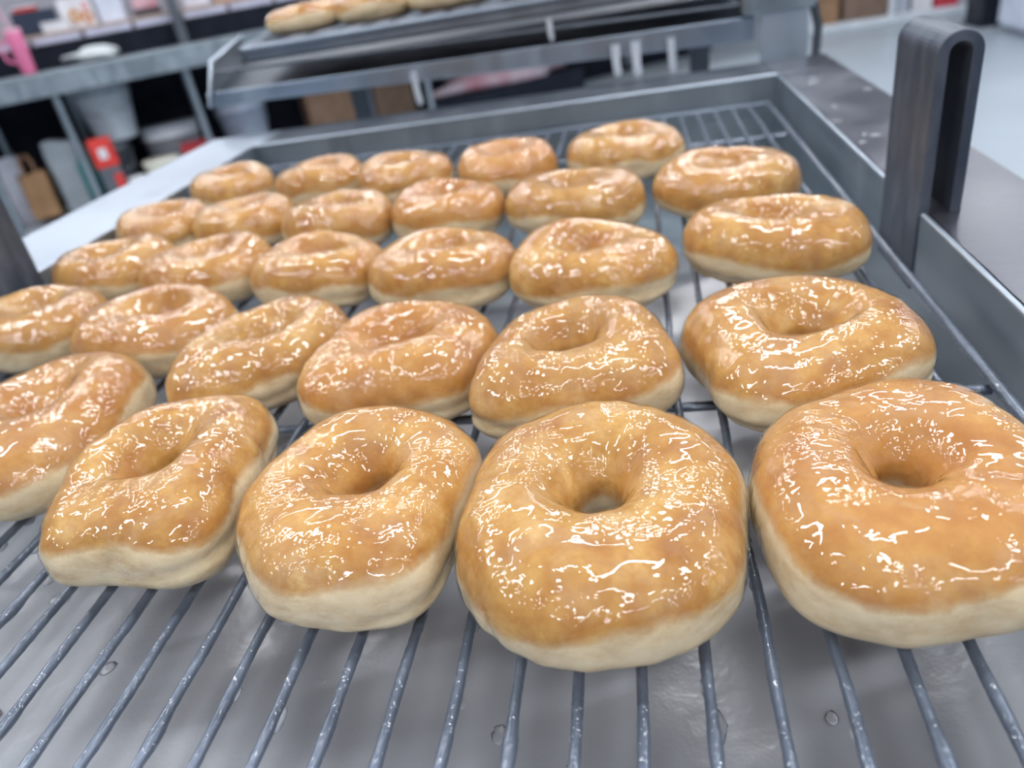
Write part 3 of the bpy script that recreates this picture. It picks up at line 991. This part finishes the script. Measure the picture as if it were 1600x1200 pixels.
def bag(name, label, cat, s, d, z, wx, wy, h, m, seed, handles=None, group=None, rot=0.0):
    r = far(name, label, cat, s, d, z, rot, group)
    rnd = random.Random(seed)
    mb = MB()
    n, rows = 24, 9
    vs = []
    for j in range(rows + 1):
        q = j / rows
        for i in range(n):
            a = 2 * math.pi * i / n
            sx = max(-1, min(1, 1.35 * math.cos(a)))
            sy = max(-1, min(1, 1.35 * math.sin(a)))
            cr = 1 + 0.10 * q * math.sin(5 * a + seed) + 0.05 * rnd.uniform(-1, 1)
            vs.append((sx * wx / 2 * cr * (1 - 0.06 * q), sy * wy / 2 * cr * (1 - 0.45 * q), h * q * (1 + 0.03 * math.sin(3 * a + seed) * q)))
    mb.add(vs, [(j * n + i, j * n + (i + 1) % n, (j + 1) * n + (i + 1) % n, (j + 1) * n + i) for j in range(rows) for i in range(n)], True)
    mb.add(vs[:n], [tuple(range(n))])
    mb.build('bag_body', m, r)
    if handles:
        for y in (-wy * 0.2, wy * 0.2):
            MB().tube([(-wx * 0.2, y, h * 0.96), (-wx * 0.2, y, h * 1.25), (-wx * 0.1, y, h * 1.42), (wx * 0.1, y, h * 1.42), (wx * 0.2, y, h * 1.25), (wx * 0.2, y, h * 0.96)], 0.006, 8).build('handle', handles, r)
    return r


blue_w = mat('bluish_white_plastic', (0.66, 0.72, 0.86), 0.5, bump=0.006, bscale=18)
bag('plastic_bag', 'tall pale blue-white bag standing on the shelf beside the printed card', 'bag', 0.63, 0.46, SZ, 0.14, 0.10, 0.2, blue_w, 3)
carton('dark_tray', 'low dark tray with red-printed packet beside the pale bag', 'tray', 0.82, 0.40, SZ, 0.15, 0.1, 0.035, mat('dark_tray', (0.06, 0.05, 0.06), 0.5))
carton('red_packet', 'pink-red printed packet on the low dark tray', 'packet', 0.82, 0.40, SZ + 0.036, 0.13, 0.05, 0.06, mat('pink_red_print', (0.72, 0.22, 0.30), 0.5, dark=(0.75, 0.6, 0.65), vscale=30))
for i, (s, c, nm) in enumerate(((1.10, (0.75, 0.75, 0.85), 'white box just right of the grey shelf post'), (1.27, (0.55, 0.35, 0.25), 'brown box second right of the grey shelf post'),
                                (1.45, (0.80, 0.80, 0.88), 'white box third right of the grey shelf post'))):
    carton('shelf_box', nm, 'box', s, 0.42, SZ, 0.14, 0.12, 0.09, mat('shelf_box_%d' % i, c, 0.5), flaps=mat('shelf_lid_%d' % i, tuple(x * 0.9 for x in c), 0.5))


def bucket(name, label, s, d, z, r0, r1, h, m, lid=None, group=None, cat='bucket', bail=True):
    r = far(name, label, cat, s, d, z, 0, group)
    MB().lathe([(0.0, 0.002), (r0, 0.0), (r0 * 1.01, 0.01), (r1, h * 0.86), (r1 * 1.05, h * 0.865), (r1 * 1.05, h * 0.89), (r1, h * 0.895), (r1 * 1.01, h * 0.97), (r1 * 1.05, h), (r1 * 0.97, h), (r0 * 0.95, 0.02), (0, 0.012)]).build('bucket_body', m, r)
    if bail:
        MB().tube([(-r1 * 1.05, 0, h * 0.87), (-r1 * 0.9, -r1 * 0.7, h * 0.6), (0, -r1 * 1.15, h * 0.48), (r1 * 0.9, -r1 * 0.7, h * 0.6), (r1 * 1.05, 0, h * 0.87)], 0.003, 6).build('bail_handle', STEEL, r)
    if lid:
        MB().lathe([(0, h + 0.016), (r1 * 1.06, h + 0.016), (r1 * 1.08, h + 0.001), (0.0, h + 0.001)]).build('lid', lid, r)
    return r


grey_w = mat('grey_white_plastic', (0.52, 0.60, 0.68), 0.4)
darkg = mat('dark_grey_plastic', (0.12, 0.14, 0.17), 0.4)
ZF = -0.8
bucket('bucket', 'dark grey bucket at the bottom of the stack under the far table', 0.33, 0.36, ZF, 0.11, 0.125, 0.36, darkg)
bucket('bucket', 'tall pale grey bucket on top of the dark one under the far table', 0.41, 0.36, ZF + 0.365, 0.115, 0.155, 0.30, grey_w)
lb = far('red_label_tub', 'small red tub with white mark in front of the stacked buckets', 'tub', 0.32, 0.11, ZF)
MB().box(-0.06, 0.06, -0.05, 0.05, 0, 0.26).build('tub_body', darkg, lb, 0.01)
MB().box(-0.062, 0.062, -0.052, 0.052, 0.2605, 0.42).build('red_sleeve', mat('red_sleeve', (0.75, 0.05, 0.04), 0.4), lb, 0.008)
MB().box(-0.022, 0.022, -0.0545, -0.0525, 0.31, 0.37).build('white_mark', mat('white_card', (1, 1, 1)), lb)
MB().box(0.01, 0.055, -0.0535, -0.0515, 0.05, 0.22).build('red_stripe', mat('red_sleeve', (1, 1, 1)), lb)
tl = far('teal_bottle', 'teal bottle standing behind the red tub under the far table', 'bottle', 0.20, 0.20, ZF)
MB().lathe([(0, 0), (0.05, 0.0), (0.052, 0.28), (0.03, 0.34), (0.02, 0.36), (0.02, 0.385), (0, 0.386)]).build('bottle_body', mat('teal_plastic', (0.02, 0.25, 0.25), 0.35), tl)
MB().lathe([(0.023, 0.387), (0.023, 0.41), (0, 0.411)]).build('cap', mat('teal_cap', (0.02, 0.2, 0.2), 0.4), tl)
white_c = mat('white_cloth', (1, 1, 1))
tub_w = mat('tub_white', (0.62, 0.67, 0.74), 0.4)
bucket('food_tub', 'wide whitish tub with a grey lid under the far table near the post', 0.70, 0.46, ZF, 0.13, 0.17, 0.36, tub_w, lid=mat('tub_lid', (0.45, 0.5, 0.58), 0.4), cat='tub', bail=False)
carton('red_crate', 'dark red flat crate on the floor beside the table post', 'crate', 0.83, 0.16, ZF, 0.20, 0.14, 0.28, mat('dark_red', (0.40, 0.02, 0.03), 0.5))
bucket('food_tub', 'cream coloured tub in front of the wide whitish tub', 0.60, 0.12, ZF, 0.08, 0.10, 0.22, mat('cream_plastic', (0.80, 0.80, 0.66), 0.4), lid=mat('cream_lid', (0.82, 0.82, 0.72), 0.4), cat='tub', bail=False)
bucket('food_tub', 'small white tub between the red tub and the cream tub', 0.44, 0.08, ZF, 0.042, 0.047, 0.16, mat('white_tub', (0.80, 0.84, 0.9), 0.4), lid=mat('white_tub_lid', (0.85, 0.88, 0.92), 0.4), cat='tub', bail=False)
kraft = mat('kraft_paper', (0.42, 0.24, 0.12), 0.7, bump=0.003, bscale=25)
bag('paper_bag', 'brown kraft paper bag with twisted handles under the far table', 'bag', -0.11, 0.30, ZF + 0.04, 0.15, 0.12, 0.25, kraft, 5, handles=mat('kraft_handle', (0.35, 0.2, 0.12), 0.7))
bag('white_bag', 'white plastic bag left of the kraft bag under the far table', 'bag', -0.23, 0.45, ZF, 0.13, 0.10, 0.38, mat('white_film', (0.66, 0.70, 0.82), 0.45), 6)
bag('grey_bag', 'draped grey-white bag right of the kraft bag, under the far table', 'bag', 0.085, 0.40, ZF, 0.19, 0.14, 0.42, mat('grey_film', (0.50, 0.57, 0.64), 0.5, bump=0.01, bscale=10), 8)
carton('red_box', 'bright red box at the far left on the floor beside the table leg', 'box', -0.40, 0.20, ZF, 0.16, 0.14, 0.15, mat('bright_red', (0.65, 0.02, 0.02), 0.5))
bucket('bucket', 'blue-grey bucket behind the stand corner under the far table', 1.15, 0.40, ZF + 0.1, 0.12, 0.15, 0.32, mat('blue_grey_plastic', (0.40, 0.46, 0.58), 0.4))
brownk = mat('brown_carton', (0.20, 0.12, 0.075), 0.7)
carton('cardboard_box', 'wide brown cardboard box under the far table behind the stand', 'box', 1.76, 0.45, ZF, 0.42, 0.3, 0.40, brownk, flaps=mat('carton_flap', (0.22, 0.14, 0.09), 0.7))
carton('cardboard_box', 'narrower dark brown cardboard box right of the wide one', 'box', 2.13, 0.45, ZF, 0.26, 0.3, 0.38, mat('brown_carton_dark', (0.12, 0.075, 0.05), 0.7))
carton('flour_sack_box', 'low dark pallet box carrying a printed plastic sack', 'box', 2.95, 0.42, ZF, 1.2, 0.35, 0.16, mat('dark_panel', (1, 1, 1)))
sk = MB().blob((0, 0, 0.05), (0.50, 0.15, 0.12), 12, 30, 12, 0.22, True).build('plastic_sack', mat('sack_film', (0.40, 0.37, 0.43), 0.35, dark=(0.30, 0.10, 0.14), vscale=5, bump=0.01, bscale=12))
sk.location = L(2.98, 0.42, ZF + 0.155)
sk.rotation_euler = (0, 0, AX)
tag(sk, 'crinkled plastic sack with red print lying behind the hanging drips', 'sack')

# ------------------------------------------------------------------ far right: low shelf with boxes, white cabinet
ls = thing('low_shelf', 'low white shelf on the floor at the far right holding boxes', 'shelf', (1.95, 7.15, -0.8), 0.0)
MB().box(-0.55, 0.75, -0.25, 0.35, 0.0, 0.06).build('shelf_base', mat('shelf_white', (0.72, 0.78, 0.85), 0.4), ls, 0.01)
for x in (-0.52, 0.08, 0.70):
    MB().box(x - 0.02, x + 0.02, -0.22, -0.18, 0.061, 0.7).build('post', mat('shelf_white', (1, 1, 1)), ls)


def carton2(name, label, cat, x, y, z, wx, wy, h, m, lid=None):
    r = thing(name, label, cat, (x, y, z))
    MB().box(-wx / 2, wx / 2, -wy / 2, wy / 2, 0.0, h).build('body', m, r, 0.004)
    MB().box(-wx / 2 - .003, wx / 2 + .003, -wy / 2 - .003, wy / 2 + .003, h + 0.001, h + 0.012).build('lid', lid or m, r)
    return r


zz0 = -0.739
carton2('cardboard_box', 'small tan cardboard box on the low shelf, nearest the stand', 'box', 1.56, 7.1, zz0, 0.16, 0.25, 0.17, mat('tan_card', (0.34, 0.20, 0.11), 0.7))
carton2('cardboard_box', 'large brown cardboard box on the low shelf at the far right', 'box', 1.86, 7.15, zz0, 0.36, 0.3, 0.3, mat('brown_card2', (0.22, 0.145, 0.11), 0.7))
carton2('white_box', 'white box left of the red box on the low shelf', 'box', 2.28, 7.12, zz0, 0.15, 0.2, 0.15, mat('white_card', (1, 1, 1)))
carton2('white_box', 'white box on the low shelf next to the large brown one', 'box', 2.12, 7.12, zz0, 0.11, 0.2, 0.13, mat('greyish_card', (0.55, 0.6, 0.7), 0.5))
carton2('red_box', 'red box on the low shelf close to the white cabinet', 'box', 2.46, 7.12, zz0, 0.17, 0.2, 0.12, mat('crimson_card', (0.62, 0.05, 0.08), 0.5))
cb = thing('white_cabinet', 'tall bluish-white cabinet at the far right corner', 'cabinet', (2.85, 5.5, -0.8))
MB().box(-0.42, 0.6, -1.2, 0.42, 0.03, 1.8).build('body', mat('cabinet_white', (0.74, 0.80, 0.95), 0.35), cb, 0.01)
MB().box(-0.40, 0.58, -1.18, 0.40, 0.0, 0.029).build('plinth', mat('plinth_grey', (0.35, 0.38, 0.44), 0.5), cb)
MB().box(-0.445, -0.4205, -1.19, -0.45, 0.06, 1.78).build('door', mat('cabinet_white', (1, 1, 1)), cb, 0.003)
MB().box(-0.445, -0.4205, -0.44, 0.41, 0.06, 1.78).build('door', mat('cabinet_white', (1, 1, 1)), cb, 0.003)
pp = thing('dark_post', 'black upright post beside the white cabinet', 'post', (2.46, 6.35, -0.8))
MB().box(-0.06, 0.06, -0.2, 0.1, 0.012, 2.2).build('post_body', mat('black_paint', (0.008, 0.012, 0.025), 0.5), pp)
MB().box(-0.075, 0.075, -0.215, 0.115, 0.0, 0.011).build('foot_plate', mat('black_paint', (1, 1, 1)), pp)
